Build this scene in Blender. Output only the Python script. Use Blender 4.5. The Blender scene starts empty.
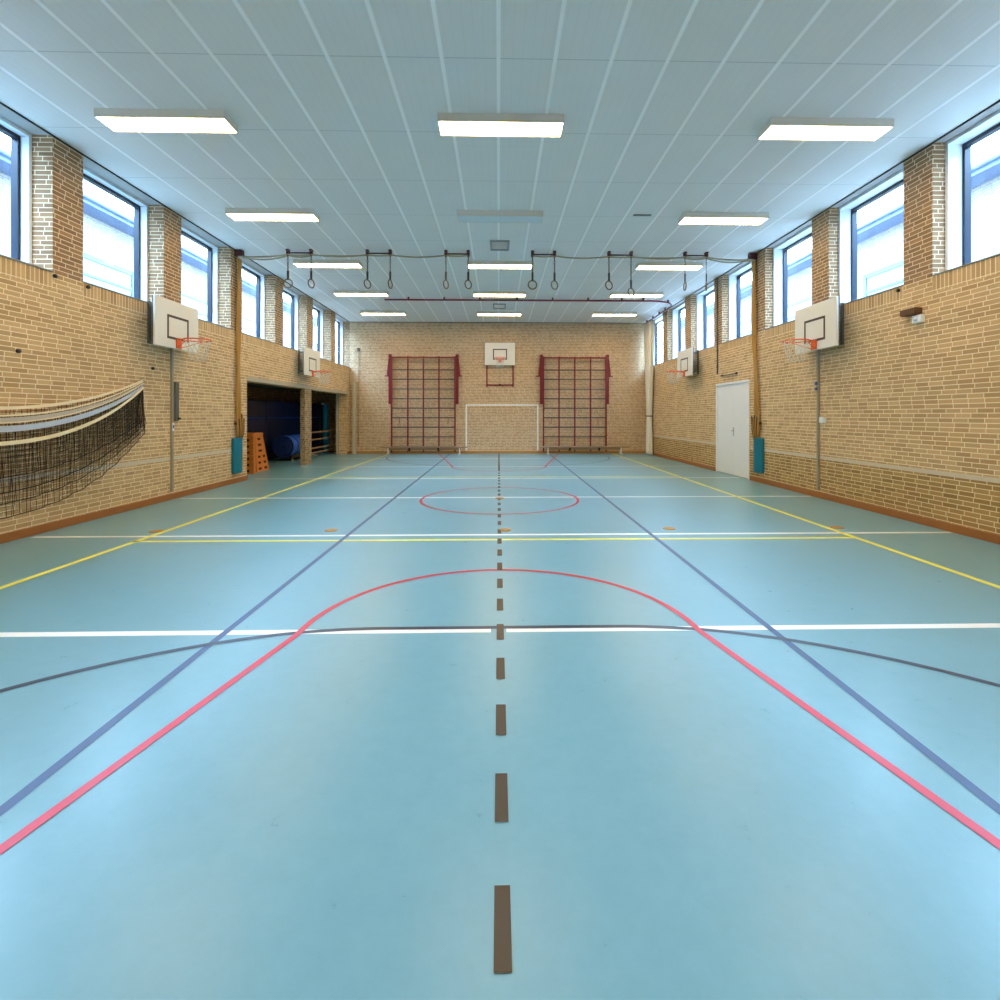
import bpy, math, random
from mathutils import Vector, Matrix
random.seed(7)
scene = bpy.context.scene
COL = scene.collection
PI = math.pi

# ------------------------------------------------------------------ helpers
def lin(c):
    def f(v):
        v /= 255.0
        return v / 12.92 if v <= 0.04045 else ((v + 0.055) / 1.055) ** 2.4
    return (f(c[0]), f(c[1]), f(c[2]), 1.0)

def new_mat(name):
    m = bpy.data.materials.new(name)
    m.use_nodes = True
    nt = m.node_tree
    return m, nt, nt.nodes['Principled BSDF']

def mat(name, rgb, rough=0.5, metal=0.0, var=0.06, scale=8.0, bump=0.0, spec=0.5):
    m, nt, b = new_mat(name)
    b.inputs['Roughness'].default_value = rough
    b.inputs['Metallic'].default_value = metal
    b.inputs['Specular IOR Level'].default_value = spec
    tc = nt.nodes.new('ShaderNodeTexCoord')
    nz = nt.nodes.new('ShaderNodeTexNoise')
    nz.inputs['Scale'].default_value = scale
    nz.inputs['Detail'].default_value = 4
    nt.links.new(tc.outputs['Object'], nz.inputs['Vector'])
    mx = nt.nodes.new('ShaderNodeMix'); mx.data_type = 'RGBA'
    c = lin(rgb)
    mx.inputs[6].default_value = tuple(v * (1 - var) for v in c[:3]) + (1,)
    mx.inputs[7].default_value = tuple(min(1, v * (1 + var)) for v in c[:3]) + (1,)
    nt.links.new(nz.outputs['Fac'], mx.inputs[0])
    nt.links.new(mx.outputs[2], b.inputs['Base Color'])
    if bump:
        bp = nt.nodes.new('ShaderNodeBump'); bp.inputs['Strength'].default_value = bump
        bp.inputs['Distance'].default_value = 0.01
        nt.links.new(nz.outputs['Fac'], bp.inputs['Height'])
        nt.links.new(bp.outputs['Normal'], b.inputs['Normal'])
    return m

def emit_mat(name, rgb, strength):
    m, nt, b = new_mat(name)
    b.inputs['Base Color'].default_value = (.8, .8, .8, 1)
    b.inputs['Emission Color'].default_value = lin(rgb)
    b.inputs['Emission Strength'].default_value = strength
    return m

def math_node(nt, op, a, b=None):
    n = nt.nodes.new('ShaderNodeMath'); n.operation = op
    for i, v in enumerate((a, b)):
        if v is None: continue
        if isinstance(v, (int, float)): n.inputs[i].default_value = v
        else: nt.links.new(v, n.inputs[i])
    return n.outputs[0]

def brick_mat(name, c1, c2, mortar, bw=0.22, bh=0.0635, rot=False, mort=0.0065, patch=0.10):
    m, nt, b = new_mat(name)
    b.inputs['Roughness'].default_value = 0.85
    b.inputs['Specular IOR Level'].default_value = 0.25
    uv = nt.nodes.new('ShaderNodeUVMap')
    sp = nt.nodes.new('ShaderNodeSeparateXYZ')
    nt.links.new(uv.outputs[0], sp.inputs[0])
    u, v = sp.outputs[0], sp.outputs[1]
    if rot: u, v = v, u
    row = math_node(nt, 'FLOOR', math_node(nt, 'DIVIDE', v, bh))
    wn = nt.nodes.new('ShaderNodeTexWhiteNoise'); wn.noise_dimensions = '1D'
    nt.links.new(row, wn.inputs['W'])
    off = math_node(nt, 'MULTIPLY', wn.outputs['Value'], 0.0 if rot else bw)
    cb = nt.nodes.new('ShaderNodeCombineXYZ')
    nt.links.new(math_node(nt, 'ADD', u, off), cb.inputs[0])
    nt.links.new(v, cb.inputs[1])
    br = nt.nodes.new('ShaderNodeTexBrick')
    nt.links.new(cb.outputs[0], br.inputs['Vector'])
    br.offset = 0.0
    br.inputs['Color1'].default_value = lin(c1)
    br.inputs['Color2'].default_value = lin(c2)
    br.inputs['Mortar'].default_value = lin(mortar)
    br.inputs['Scale'].default_value = 1.0
    br.inputs['Mortar Size'].default_value = mort
    br.inputs['Mortar Smooth'].default_value = 0.25
    br.inputs['Brick Width'].default_value = bw
    br.inputs['Row Height'].default_value = bh
    nz = nt.nodes.new('ShaderNodeTexNoise')
    nz.inputs['Scale'].default_value = 1.3; nz.inputs['Detail'].default_value = 5
    nt.links.new(uv.outputs[0], nz.inputs['Vector'])
    n2 = nt.nodes.new('ShaderNodeTexNoise')
    n2.inputs['Scale'].default_value = 45; n2.inputs['Detail'].default_value = 3
    nt.links.new(uv.outputs[0], n2.inputs['Vector'])
    f = math_node(nt, 'ADD', math_node(nt, 'MULTIPLY', nz.outputs['Fac'], 2 * patch),
                  math_node(nt, 'MULTIPLY', n2.outputs['Fac'], 0.24))
    f = math_node(nt, 'ADD', f, 1 - patch - 0.12)
    vm = nt.nodes.new('ShaderNodeVectorMath'); vm.operation = 'SCALE'
    nt.links.new(br.outputs['Color'], vm.inputs[0]); nt.links.new(f, vm.inputs['Scale'])
    nt.links.new(vm.outputs[0], b.inputs['Base Color'])
    bp = nt.nodes.new('ShaderNodeBump'); bp.inputs['Strength'].default_value = 0.5
    bp.inputs['Distance'].default_value = 0.006; bp.invert = True
    nt.links.new(br.outputs['Fac'], bp.inputs['Height'])
    nt.links.new(bp.outputs['Normal'], b.inputs['Normal'])
    return m

class MB:
    def __init__(s): s.v = []; s.f = []; s.m = []; s.s = []
    def add(s, vs, fs, mi=0, smooth=False):
        o = len(s.v); s.v += [tuple(p) for p in vs]
        for f in fs:
            s.f.append(tuple(i + o for i in f)); s.m.append(mi); s.s.append(smooth)
        return s
    def box(s, x0, x1, y0, y1, z0, z1, mi=0):
        if x0 > x1: x0, x1 = x1, x0
        if y0 > y1: y0, y1 = y1, y0
        if z0 > z1: z0, z1 = z1, z0
        vs = [(x0,y0,z0),(x1,y0,z0),(x1,y1,z0),(x0,y1,z0),(x0,y0,z1),(x1,y0,z1),(x1,y1,z1),(x0,y1,z1)]
        return s.add(vs, [(0,3,2,1),(4,5,6,7),(0,1,5,4),(1,2,6,5),(2,3,7,6),(3,0,4,7)], mi)
    def quad(s, a, b, c, d, mi=0): return s.add([a,b,c,d], [(0,1,2,3)], mi)
    def tube(s, pts, r, n=8, closed=False, mi=0, smooth=True):
        pts = [Vector(p) for p in pts]; N = len(pts); vs = []; fs = []
        rr = r if isinstance(r, (list, tuple)) else [r] * N
        up = None
        for i, p in enumerate(pts):
            if closed: t = pts[(i+1) % N] - pts[i-1]
            else: t = pts[min(i+1, N-1)] - pts[max(i-1, 0)]
            t.normalize()
            if up is None:
                up = Vector((0,0,1)) if abs(t.z) < .9 else Vector((1,0,0))
            a = t.cross(up)
            if a.length < 1e-4: a = t.orthogonal()
            a.normalize(); bb = a.cross(t).normalized(); up = bb
            for k in range(n):
                w = 2 * PI * k / n
                vs.append(p + a * math.cos(w) * rr[i] + bb * math.sin(w) * rr[i])
        M = N if closed else N - 1
        for i in range(M):
            j = (i + 1) % N
            for k in range(n):
                l = (k + 1) % n
                fs.append((i*n+k, i*n+l, j*n+l, j*n+k))
        if not closed:
            fs.append(tuple(range(n))[::-1]); fs.append(tuple((N-1)*n + k for k in range(n)))
        return s.add(vs, fs, mi, smooth)
    def prism(s, poly, axis, a0, a1, mi=0):
        def P(p, a):
            return {'x': (a, p[0], p[1]), 'y': (p[0], a, p[1]), 'z': (p[0], p[1], a)}[axis]
        n = len(poly)
        vs = [P(p, a0) for p in poly] + [P(p, a1) for p in poly]
        fs = [tuple(range(n)), tuple(range(n, 2*n))[::-1]]
        for i in range(n):
            j = (i+1) % n; fs.append((i, j, j+n, i+n))
        return s.add(vs, fs, mi)
    def lathe(s, prof, cx=0, cy=0, n=20, mi=0):
        vs = []; fs = []; N = len(prof)
        for (r, z) in prof:
            for k in range(n):
                w = 2*PI*k/n; vs.append((cx + r*math.cos(w), cy + r*math.sin(w), z))
        for i in range(N-1):
            for k in range(n):
                l = (k+1) % n
                fs.append((i*n+k, i*n+l, (i+1)*n+l, (i+1)*n+k))
        fs.append(tuple(range(n))[::-1]); fs.append(tuple((N-1)*n+k for k in range(n)))
        return s.add(vs, fs, mi, True)
    def strip(s, pts, w, z):
        """flat ribbon of width w on the ground following pts"""
        N = len(pts); vs = []
        for i, p in enumerate(pts):
            a = Vector(pts[max(i-1, 0)]); b = Vector(pts[min(i+1, N-1)])
            t = (b - a).normalized(); nrm = Vector((-t.y, t.x)) * w / 2
            vs += [(p[0]+nrm.x, p[1]+nrm.y, z), (p[0]-nrm.x, p[1]-nrm.y, z)]
        return s.add(vs, [(2*i+1, 2*i+3, 2*i+2, 2*i) for i in range(N-1)])
    def build(s, name, mats, parent=None, bevel=0.0, kind=None, label=None, fix=True):
        me = bpy.data.meshes.new(name)
        me.from_pydata(s.v, [], s.f)
        if not isinstance(mats, (list, tuple)): mats = [mats]
        for m in mats: me.materials.append(m)
        me.polygons.foreach_set('material_index', s.m)
        me.polygons.foreach_set('use_smooth', s.s)
        if fix:
            import bmesh
            bm = bmesh.new(); bm.from_mesh(me)
            bmesh.ops.recalc_face_normals(bm, faces=bm.faces)
            bm.to_mesh(me); bm.free()
        uv = me.uv_layers.new(name='UVMap')
        for p in me.polygons:
            n = p.normal; ax, ay, az = abs(n.x), abs(n.y), abs(n.z)
            for li in p.loop_indices:
                c = me.vertices[me.loops[li].vertex_index].co
                if ax >= ay and ax >= az: q = (c.y, c.z)
                elif ay >= az: q = (c.x, c.z)
                else: q = (c.y, c.x)
                uv.data[li].uv = q
        me.update()
        o = bpy.data.objects.new(name, me); COL.objects.link(o)
        if parent is not None: o.parent = parent
        if bevel:
            bv = o.modifiers.new('bevel', 'BEVEL'); bv.width = bevel; bv.segments = 2
            bv.limit_method = 'ANGLE'
        if kind: o['kind'] = kind
        if label: o['label'] = label
        return o

def tag(o, label, cat, group=None):
    o['label'] = label; o['category'] = cat
    if group: o['group'] = group
    return o

def thing(name, label, cat, loc=(0, 0, 0), rz=0.0, group=None):
    o = bpy.data.objects.new(name, None); COL.objects.link(o)
    o.location = loc; o.rotation_euler = (0, 0, rz); o.empty_display_size = .2
    return tag(o, label, cat, group)

def dup(root, loc, rz, label, group=None):
    def cp(o, parent):
        c = o.copy(); COL.objects.link(c)
        if parent is not None: c.parent = parent
        for ch in o.children: cp(ch, c)
        return c
    r = cp(root, None)
    r.location = loc; r.rotation_euler = (0, 0, rz); r['label'] = label
    if group: r['group'] = group
    return r

def struct(name):
    o = bpy.data.objects.new(name, None); COL.objects.link(o); o['kind'] = 'structure'
    return o

# ------------------------------------------------------------------ materials
BR1, BR2, MOR = (212, 176, 128), (182, 146, 100), (244, 226, 188)
M_brick = brick_mat('yellow_brick', BR1, BR2, MOR)
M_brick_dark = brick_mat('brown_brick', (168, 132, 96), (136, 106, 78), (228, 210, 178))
M_brick_low = brick_mat('clean_jointed_brick', (186, 148, 92), (150, 114, 66), (236, 216, 170))
M_soldier = brick_mat('soldier_course_brick', BR1, BR2, MOR, bw=0.22, bh=0.0635, rot=True)
M_brick_back = brick_mat('end_wall_brick', (202, 170, 130), (180, 146, 108), (240, 222, 190))
M_white_brick = brick_mat('pale_brick', (148, 140, 130), (134, 126, 118), (104, 100, 98))
M_white = mat('white_paint', (236, 238, 238), 0.45, var=.02)
M_frame_white = mat('white_window_liner', (228, 236, 242), 0.5, var=.02)
M_frame_blue = mat('blue_window_frame', (22, 36, 56), 0.35, var=.04)
M_sill = mat('grey_sill', (140, 142, 140), 0.6)
M_darkgap = mat('dark_gap', (46, 44, 44), 0.8)
M_oak = mat('baseboard_wood', (160, 100, 46), 0.45, var=.18, scale=5)
M_oak_pale = mat('pale_baseboard_wood', (186, 134, 70), 0.45, var=.15, scale=5)
M_stripe = mat('faded_wall_stripe', (214, 200, 176), 0.8, var=.06)
M_conc = mat('concrete', (182, 170, 148), 0.85, var=.08)
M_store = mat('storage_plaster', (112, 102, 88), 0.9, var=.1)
M_pillar = brick_mat('speckled_pillar_brick', (176, 152, 118), (120, 98, 72), (190, 172, 140), bw=.11)
M_soffit = mat('grey_soffit', (168, 166, 164), 0.8)
M_ext_ground = mat('pale_bounce_ground', (205, 204, 200), 0.9)
M_gutter = mat('blue_grey_fascia', (92, 106, 132), 0.6)
M_roof = mat('pale_roof', (150, 156, 168), 0.8)
M_ext_win = mat('outside_window_frame', (64, 88, 124), 0.5)
M_ext_pane = mat('outside_pane', (104, 130, 160), 0.3)
M_maroon = mat('maroon_steel', (122, 24, 38), 0.4)
M_maroon_d = mat('dark_maroon_steel', (74, 22, 32), 0.45)
M_rail = mat('wine_red_steel', (128, 30, 58), 0.4)
M_red = mat('red_hook', (170, 40, 36), 0.4)
M_rung = mat('grey_rung', (84, 82, 84), 0.45)
M_rungwood = mat('wooden_rung', (198, 142, 76), 0.5)
M_board = mat('backboard_white', (226, 224, 214), 0.55, var=.03)
M_boardline = mat('backboard_square', (70, 60, 54), 0.6)
M_boardedge = mat('backboard_edge', (60, 86, 104), 0.6)
M_orange = mat('orange_steel', (236, 104, 48), 0.4)
M_netcord = mat('white_cord', (216, 212, 200), 0.8)
M_galv = mat('galvanised_steel', (162, 152, 130), 0.5, .1)
M_crank = mat('dark_grey_cover', (88, 90, 84), 0.5)
M_black = mat('black_plastic', (28, 26, 26), 0.5)
M_blue_lab = mat('blue_label', (60, 84, 150), 0.5)
M_netblack = mat('black_net_cord', (34, 28, 24), 0.8)
M_cream = mat('cream_tape', (244, 228, 190), 0.7)
M_paleband = mat('pale_blue_band', (186, 198, 214), 0.7)
M_greyband = mat('grey_band', (196, 188, 176), 0.7)
M_rope = mat('tan_rope', (186, 142, 74), 0.85, var=.2, scale=60)
M_rope_g = mat('grey_tan_rope', (168, 156, 126), 0.85, var=.15, scale=60)
M_rope_d = mat('dark_rope', (92, 66, 38), 0.85, var=.2, scale=60)
M_teal = mat('teal_vinyl', (0, 114, 138), 0.45, var=.05)
M_bluemat = mat('navy_vinyl', (8, 24, 66), 0.4, var=.06)
M_blueroll = mat('blue_vinyl', (40, 92, 190), 0.4, var=.06)
M_tealroll = mat('turquoise_vinyl', (28, 170, 220), 0.4, var=.06)
M_kast = mat('varnished_wood', (206, 120, 48), 0.4, var=.14, scale=6)
M_kast_d = mat('dark_slot', (38, 18, 8), 0.8)
M_benchtop = mat('bench_wood', (166, 136, 102), 0.5, var=.1)
M_curtain = mat('cream_curtain', (238, 232, 216), 0.8, var=.05)
M_tie = mat('brown_tie', (92, 62, 40), 0.7)
M_postcream = mat('cream_steel', (198, 188, 162), 0.5)
M_ringwood = mat('ring_wood', (122, 94, 58), 0.45)
M_strap = mat('strap_webbing', (112, 90, 64), 0.8)
M_leather = mat('black_leather', (26, 26, 30), 0.6)
M_fix = mat('fixture_white', (214, 208, 196), 0.5, var=.02)
M_lamp = emit_mat('lit_diffuser', (255, 222, 168), 11.5)
M_lamp_off = mat('unlit_diffuser', (206, 222, 228), 0.4)
M_vent = mat('vent_grey', (150, 158, 162), 0.5)
M_vent_d = mat('vent_dark', (104, 112, 116), 0.6)
M_sockc = mat('orange_brown_cover', (186, 134, 60), 0.5)
M_steel = mat('steel', (170, 172, 174), 0.35, .6)
M_p_white = mat('white_line_paint', (240, 242, 240), 0.4, var=.02)
M_p_yellow = mat('yellow_line_paint', (246, 236, 84), 0.4, var=.04)
M_p_blue = mat('blue_line_paint', (52, 82, 128), 0.35, var=.06)
M_p_dark = mat('dark_line_paint', (44, 60, 82), 0.35, var=.06)
M_p_red = mat('red_line_paint', (200, 40, 70), 0.35, var=.06)
M_p_brown = mat('brown_dash_paint', (66, 56, 46), 0.4, var=.06)

def glass_mat():
    m = bpy.data.materials.new('window_glass'); m.use_nodes = True
    nt = m.node_tree; nt.nodes.clear()
    out = nt.nodes.new('ShaderNodeOutputMaterial')
    t = nt.nodes.new('ShaderNodeBsdfTransparent'); t.inputs[0].default_value = (.95, .98, 1, 1)
    g = nt.nodes.new('ShaderNodeBsdfGlossy'); g.inputs['Roughness'].default_value = .02
    geo = nt.nodes.new('ShaderNodeNewGeometry')
    dp = nt.nodes.new('ShaderNodeVectorMath'); dp.operation = 'DOT_PRODUCT'
    nt.links.new(geo.outputs['Normal'], dp.inputs[0]); nt.links.new(geo.outputs['Incoming'], dp.inputs[1])
    k = math_node(nt, 'SUBTRACT', 1.0, math_node(nt, 'ABSOLUTE', dp.outputs['Value']))
    fac = math_node(nt, 'ADD', math_node(nt, 'MULTIPLY', math_node(nt, 'POWER', k, 5.0), .5), .02)
    mx = nt.nodes.new('ShaderNodeMixShader')
    nt.links.new(fac, mx.inputs[0]); nt.links.new(t.outputs[0], mx.inputs[1])
    nt.links.new(g.outputs[0], mx.inputs[2]); nt.links.new(mx.outputs[0], out.inputs[0])
    return m
M_glass = glass_mat()

def floor_mat():
    m, nt, b = new_mat('teal_sports_vinyl')
    tc = nt.nodes.new('ShaderNodeTexCoord')
    n1 = nt.nodes.new('ShaderNodeTexNoise'); n1.inputs['Scale'].default_value = .7; n1.inputs['Detail'].default_value = 6
    nt.links.new(tc.outputs['Object'], n1.inputs['Vector'])
    n2 = nt.nodes.new('ShaderNodeTexNoise'); n2.inputs['Scale'].default_value = 9; n2.inputs['Detail'].default_value = 8
    n2.inputs['Roughness'].default_value = .75
    nt.links.new(tc.outputs['Object'], n2.inputs['Vector'])
    f = math_node(nt, 'ADD', math_node(nt, 'MULTIPLY', n1.outputs['Fac'], .45), math_node(nt, 'MULTIPLY', n2.outputs['Fac'], .55))
    rp = nt.nodes.new('ShaderNodeValToRGB')
    rp.color_ramp.elements[0].position = .3; rp.color_ramp.elements[0].color = lin((108, 158, 174))
    rp.color_ramp.elements[1].position = .7; rp.color_ramp.elements[1].color = lin((120, 170, 186))
    nt.links.new(f, rp.inputs[0]); nt.links.new(rp.outputs[0], b.inputs['Base Color'])
    rr = nt.nodes.new('ShaderNodeMapRange')
    rr.inputs['To Min'].default_value = .24; rr.inputs['To Max'].default_value = .34
    nt.links.new(n2.outputs['Fac'], rr.inputs[0]); nt.links.new(rr.outputs[0], b.inputs['Roughness'])
    b.inputs['Specular IOR Level'].default_value = .42
    return m
M_floor = floor_mat()

def ceiling_mat():
    m, nt, b = new_mat('ceiling_planks')
    tc = nt.nodes.new('ShaderNodeTexCoord'); sp = nt.nodes.new('ShaderNodeSeparateXYZ')
    nt.links.new(tc.outputs['Object'], sp.inputs[0])
    def stripe(src, period, off, width):
        a = math_node(nt, 'ADD', math_node(nt, 'DIVIDE', math_node(nt, 'ADD', src, off), period), 500.5)
        fr = math_node(nt, 'ABSOLUTE', math_node(nt, 'SUBTRACT', math_node(nt, 'FRACT', a), .5))
        return math_node(nt, 'LESS_THAN', fr, width / period / 2)
    seam = stripe(sp.outputs[0], .606, 0.0, .042)
    joint = stripe(sp.outputs[1], 1.4, -8.14, .012)
    fine = stripe(sp.outputs[0], .101, 0.05, .006)
    nz = nt.nodes.new('ShaderNodeTexNoise'); nz.inputs['Scale'].default_value = 2.0; nz.inputs['Detail'].default_value = 3
    nt.links.new(tc.outputs['Object'], nz.inputs['Vector'])
    def mixc(fac, a, bcol):
        mx = nt.nodes.new('ShaderNodeMix'); mx.data_type = 'RGBA'
        nt.links.new(fac, mx.inputs[0])
        for i, c in ((6, a), (7, bcol)):
            if isinstance(c, tuple): mx.inputs[i].default_value = c
            else: nt.links.new(c, mx.inputs[i])
        return mx.outputs[2]
    base = mixc(nz.outputs['Fac'], lin((222, 224, 223)), lin((228, 230, 229)))
    base = mixc(fine, base, lin((219, 221, 220)))
    base = mixc(joint, base, lin((190, 195, 197)))
    base = mixc(seam, base, lin((250, 252, 253)))
    nt.links.new(base, b.inputs['Base Color'])
    rr = nt.nodes.new('ShaderNodeMapRange')
    rr.inputs['To Min'].default_value = .8; rr.inputs['To Max'].default_value = .45
    nt.links.new(seam, rr.inputs[0]); nt.links.new(rr.outputs[0], b.inputs['Roughness'])
    return m
M_ceil = ceiling_mat()

# ------------------------------------------------------------------ room data
XL, XR, YB, YN, H = -6.06, 6.06, 20.5, -1.6, 5.37
SILL = 3.5
T = 0.33
OP0, OP1, OPH = 12.18, 20.15, 2.40          # storage opening
def piers(c0, per):
    c = c0
    while c - per > YN + .3: c -= per
    out = []
    while c < YB - .6: out.append(c); c += per
    return out
PL = piers(7.18, 2.258)
PR = piers(7.105, 2.194)

# floor -------------------------------------------------------------
floor = MB().box(-9.5, XR + T, YN - T, 23.5, -.12, 0).build('floor', M_floor, kind='structure')
def mark(name, m, segs, w, z):
    b = MB()
    for s_ in segs: b.strip(s_, w, z)
    return b.build(name, m, floor, kind='structure', fix=False)
YC = 9.48
ex0, ex1 = -6.02, 6.03
whites = []
for (y, gap) in ((3.63, .055), (6.53, 0), (9.51, 0), (12.38, 0), (15.22, 0), (18.06, 0), (.9, 0)):
    if gap: whites += [[(ex0, y), (-gap, y)], [(gap, y), (ex1, y)]]
    else: whites.append([(ex0 + .06, y), (ex1, y)])
mark('white_marking', M_p_white, whites, .075, .0012)
mark('yellow_marking', M_p_yellow, [[(-4.53, YN + .1), (-4.40, 20.3)], [(4.50, YN + .1), (4.64, 20.3)],
     [(-4.52, 6.27), (4.55, 6.27)], [(-4.46, 12.66), (4.6, 12.66)]], .068, .0016)
mark('blue_marking', M_p_blue, [[(-1.96, YN), (-1.96, 20.4)], [(1.97, YN), (2.04, 20.4)]], .052, .0020)
def arc(cx, cy, r, a0, a1, n=48):
    return [(cx + r * math.cos(a0 + (a1 - a0) * i / n), cy + r * math.sin(a0 + (a1 - a0) * i / n)) for i in range(n + 1)]
def dshape(flip):
    r, h = (3.62, .5) if flip else (2.85, .85)
    cy = 3.675 - r
    p = [(h + r, -1.5)] + arc(h, cy, r, 0, PI / 2, 40) + arc(-h, cy, r, PI / 2, PI, 40) + [(-h - r, -1.5)]
    if flip: p = [(x, 2 * YC - y) for x, y in p]
    return [(x, min(y, 20.4)) for x, y in p]
mark('dark_marking', M_p_dark, [dshape(False), [(x, y) for x, y in dshape(True) if y < 20.4]], .05, .0024)
def key(flip):
    p = [(-2.42, -1.3), (-1.60, 2.75)] + arc(.01, 3.60, 1.44, PI, 0, 48) + [(1.62, 2.75), (2.44, -1.3)]
    if flip: p = [(x, 2 * YC - y) for x, y in p]
    return p
fk = [(x, y) for x, y in key(True)]
fk[0] = (-2.43, 20.35); fk[-1] = (2.45, 20.35)
mark('red_marking', M_p_red, [key(False), fk, arc(.02, 9.33, 1.45, 0, 2 * PI, 72)], .05, .0028)
dashes = [[(.012, y), (.012, y + .26)] for y in [1.915 + .5185 * k for k in range(-6, 23)]] + [[(.012, 13.95), (.012, 20.3)]]
mark('brown_dash_marking', M_p_brown, dashes, .052, .0032)

# side walls -------------------------------------------------------------
def side_wall(name, sx, P, rv, opening):
    """sx=-1 left, +1 right; rv depth of the brick reveal"""
    X = XL if sx < 0 else XR
    out = X + sx * T
    b = MB()
    lowmat = 0 if sx < 0 else 2
    def seg(y0, y1, z0, z1, mi=0): b.box(X, out, y0, y1, z0, z1, mi)
    yb = YB + T
    wins = []
    edges = [YN] + [c for p in P for c in (p - .25, p + .25)] + [yb]
    if opening:
        seg(YN, OP0, 0, SILL - .22)
        seg(OP0, OP1, OPH, SILL - .22)
        seg(OP1, yb, 0, SILL - .22)
    else:
        d0, d1, dh = 11.95, 13.80, 2.43
        seg(YN, d0, 0, .74, lowmat); seg(YN, d0, .74, SILL - .22)
        seg(d0, d1, dh, SILL - .22)
        seg(d1, yb, 0, .74, lowmat); seg(d1, yb, .74, SILL - .22)
    for i in range(0, len(edges) - 1):
        y0, y1 = edges[i], edges[i + 1]
        if i % 2 == 0:
            y1c = min(y1, YB)
            seg(y0, y1, SILL - .22, SILL, 3); wins.append((y0, y1c))
            if y1 > YB: seg(YB, yb, SILL, H, 1)
        else:
            seg(y0, y1, SILL - .22, SILL, 0)
            b.box(X, X + sx * rv, y0, y1, SILL, H, 1)
            b.box(X + sx * rv, X + sx * .468, y0, y1, SILL, H, 1)
    w = b.build(name, [M_brick, M_brick_dark, M_brick_low, M_soldier], kind='structure')
    # soffit above the window recess, sills, shadow gap
    MB().box(X, out + sx * .25, YN, yb, H - .0, H + .05).build('soffit', M_soffit, w, kind='structure')
    sl = MB()
    for y0, y1 in wins: sl.box(X - sx * .015, X + sx * rv, y0 + .01, y1 - .01, SILL, SILL + .018)
    sl.build('sill', M_sill, w, kind='structure')
    MB().box(X - sx * .012, X, YN, YB, H - .022, H).build('shadow_gap', M_darkgap, w, kind='structure')
    return w, wins
wallL, winL = side_wall('wall_left', -1, PL, .275, True)
wallR, winR = side_wall('wall_right', 1, PR, .18, False)
MB().box(XL, XL + .003, YN, OP0 - .03, .73, .795).build('stripe_marking', M_stripe, wallL, kind='structure')
sb = MB(); sb.box(XR - .003, XR, YN, 11.9, .735, .795); sb.box(XR - .003, XR, 13.86, 20.45, .735, .795)
sb.build('stripe_marking', M_stripe, wallR, kind='structure')
# back / front wall
wb = MB().box(XL - .001, XR + .001, YB, YB + T, 0, H).build('wall_back', M_brick_back, kind='structure')
g = MB(); gy = YB - .004
g.box(-1.35, -1.29, gy, YB, .11, 1.98); g.box(1.58, 1.64, gy, YB, .11, 1.98); g.box(-1.35, 1.64, gy, YB, 1.95, 2.01)
g.build('goal_marking', M_p_white, wb, kind='structure')
MB().box(XL, XR, YB - .012, YB, H - .022, H).build('shadow_gap', M_darkgap, wb, kind='structure')
MB().box(XL - T, XR + T, YN - T, YN, 0, H).build('wall_front', M_brick, kind='structure')
MB().box(XL, XR, YN - T, YB + T + .2, H, H + .25).build('ceiling', M_ceil, kind='structure')
# baseboards
MB().box(XL, XL + .022, YN, OP0, 0, .11).build('baseboard_left', M_oak, kind='structure', bevel=.004)
br_ = MB(); br_.box(XR - .022, XR, YN, 11.9, 0, .11); br_.box(XR - .022, XR, 13.86, YB, 0, .11)
br_.build('baseboard_right', M_oak, kind='structure', bevel=.004)
MB().box(XL, XR, YB - .022, YB, 0, .10).build('baseboard_back', M_oak_pale, kind='structure', bevel=.004)
MB().box(XL, XL + .022, OP1, YB, 0, .11).build('baseboard_corner', M_oak, kind='structure')

# windows -------------------------------------------------------------
wi = 0
for sx, wins, rv in ((-1, winL, .275), (1, winR, .18)):
    X = XL if sx < 0 else XR
    for (y0, y1) in wins:
        wi += 1
        w = struct('window_%d' % wi)
        xa, xb, xc = X + sx * rv, X + sx * (rv + (.115 if sx < 0 else .205)), X + sx * (rv + (.2 if sx < 0 else .29))
        yy0, yy1 = y0 + .001, y1 - .001
        z0, z1 = SILL + .0, H - .001
        def ring(bm, x0, x1, a, bb, c, d, t):
            bm.box(x0, x1, a, a + t, c, d); bm.box(x0, x1, bb - t, bb, c, d)
            bm.box(x0, x1, a + t, bb - t, d - t, d); bm.box(x0, x1, a + t, bb - t, c, c + t * .8)
        f1 = MB(); ring(f1, xa, xb, yy0, yy1, z0, z1, .045)
        f1.build('liner', M_frame_white, w, kind='structure')
        f2 = MB(); ring(f2, xb - sx * .004, xc, yy0 + .02, yy1 - .02, z0 + .01, z1 - .03, .065)
        f2.build('frame', M_frame_blue, w, kind='structure')
        gx = xb + sx * .05
        MB().box(gx, gx + sx * .006, yy0 + .08, yy1 - .08, z0 + .06, z1 - .09).build('pane', M_glass, w, kind='structure')

# door on the right -------------------------------------------------------------
d = struct('door_1')
fx = XR - .012
f = MB()
f.box(fx, XR + .12, 11.95, 12.01, 0, 2.43); f.box(fx, XR + .12, 13.74, 13.80, 0, 2.43); f.box(fx, XR + .12, 12.01, 13.74, 2.37, 2.43)
f.build('frame', M_white, d, kind='structure', bevel=.004)
for (a, bb) in ((12.013, 12.872), (12.878, 13.737)):
    MB().box(XR + .02, XR + .065, a, bb, .012, 2.367).build('door_leaf', M_white, d, kind='structure', bevel=.003)
hb = MB(); hb.box(XR + .012, XR + .02, 12.79, 12.83, 1.03, 1.25)
hb.tube([(XR + .016, 12.81, 1.16), (XR - .04, 12.81, 1.16), (XR - .045, 12.70, 1.16)], .011, 8)
hb.build('door_handle', M_steel, d, kind='structure')
MB().box(XR + .08, XR + .10, 11.95, 13.8, 0, 2.43).build('backing', M_darkgap, d, kind='structure')

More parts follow.
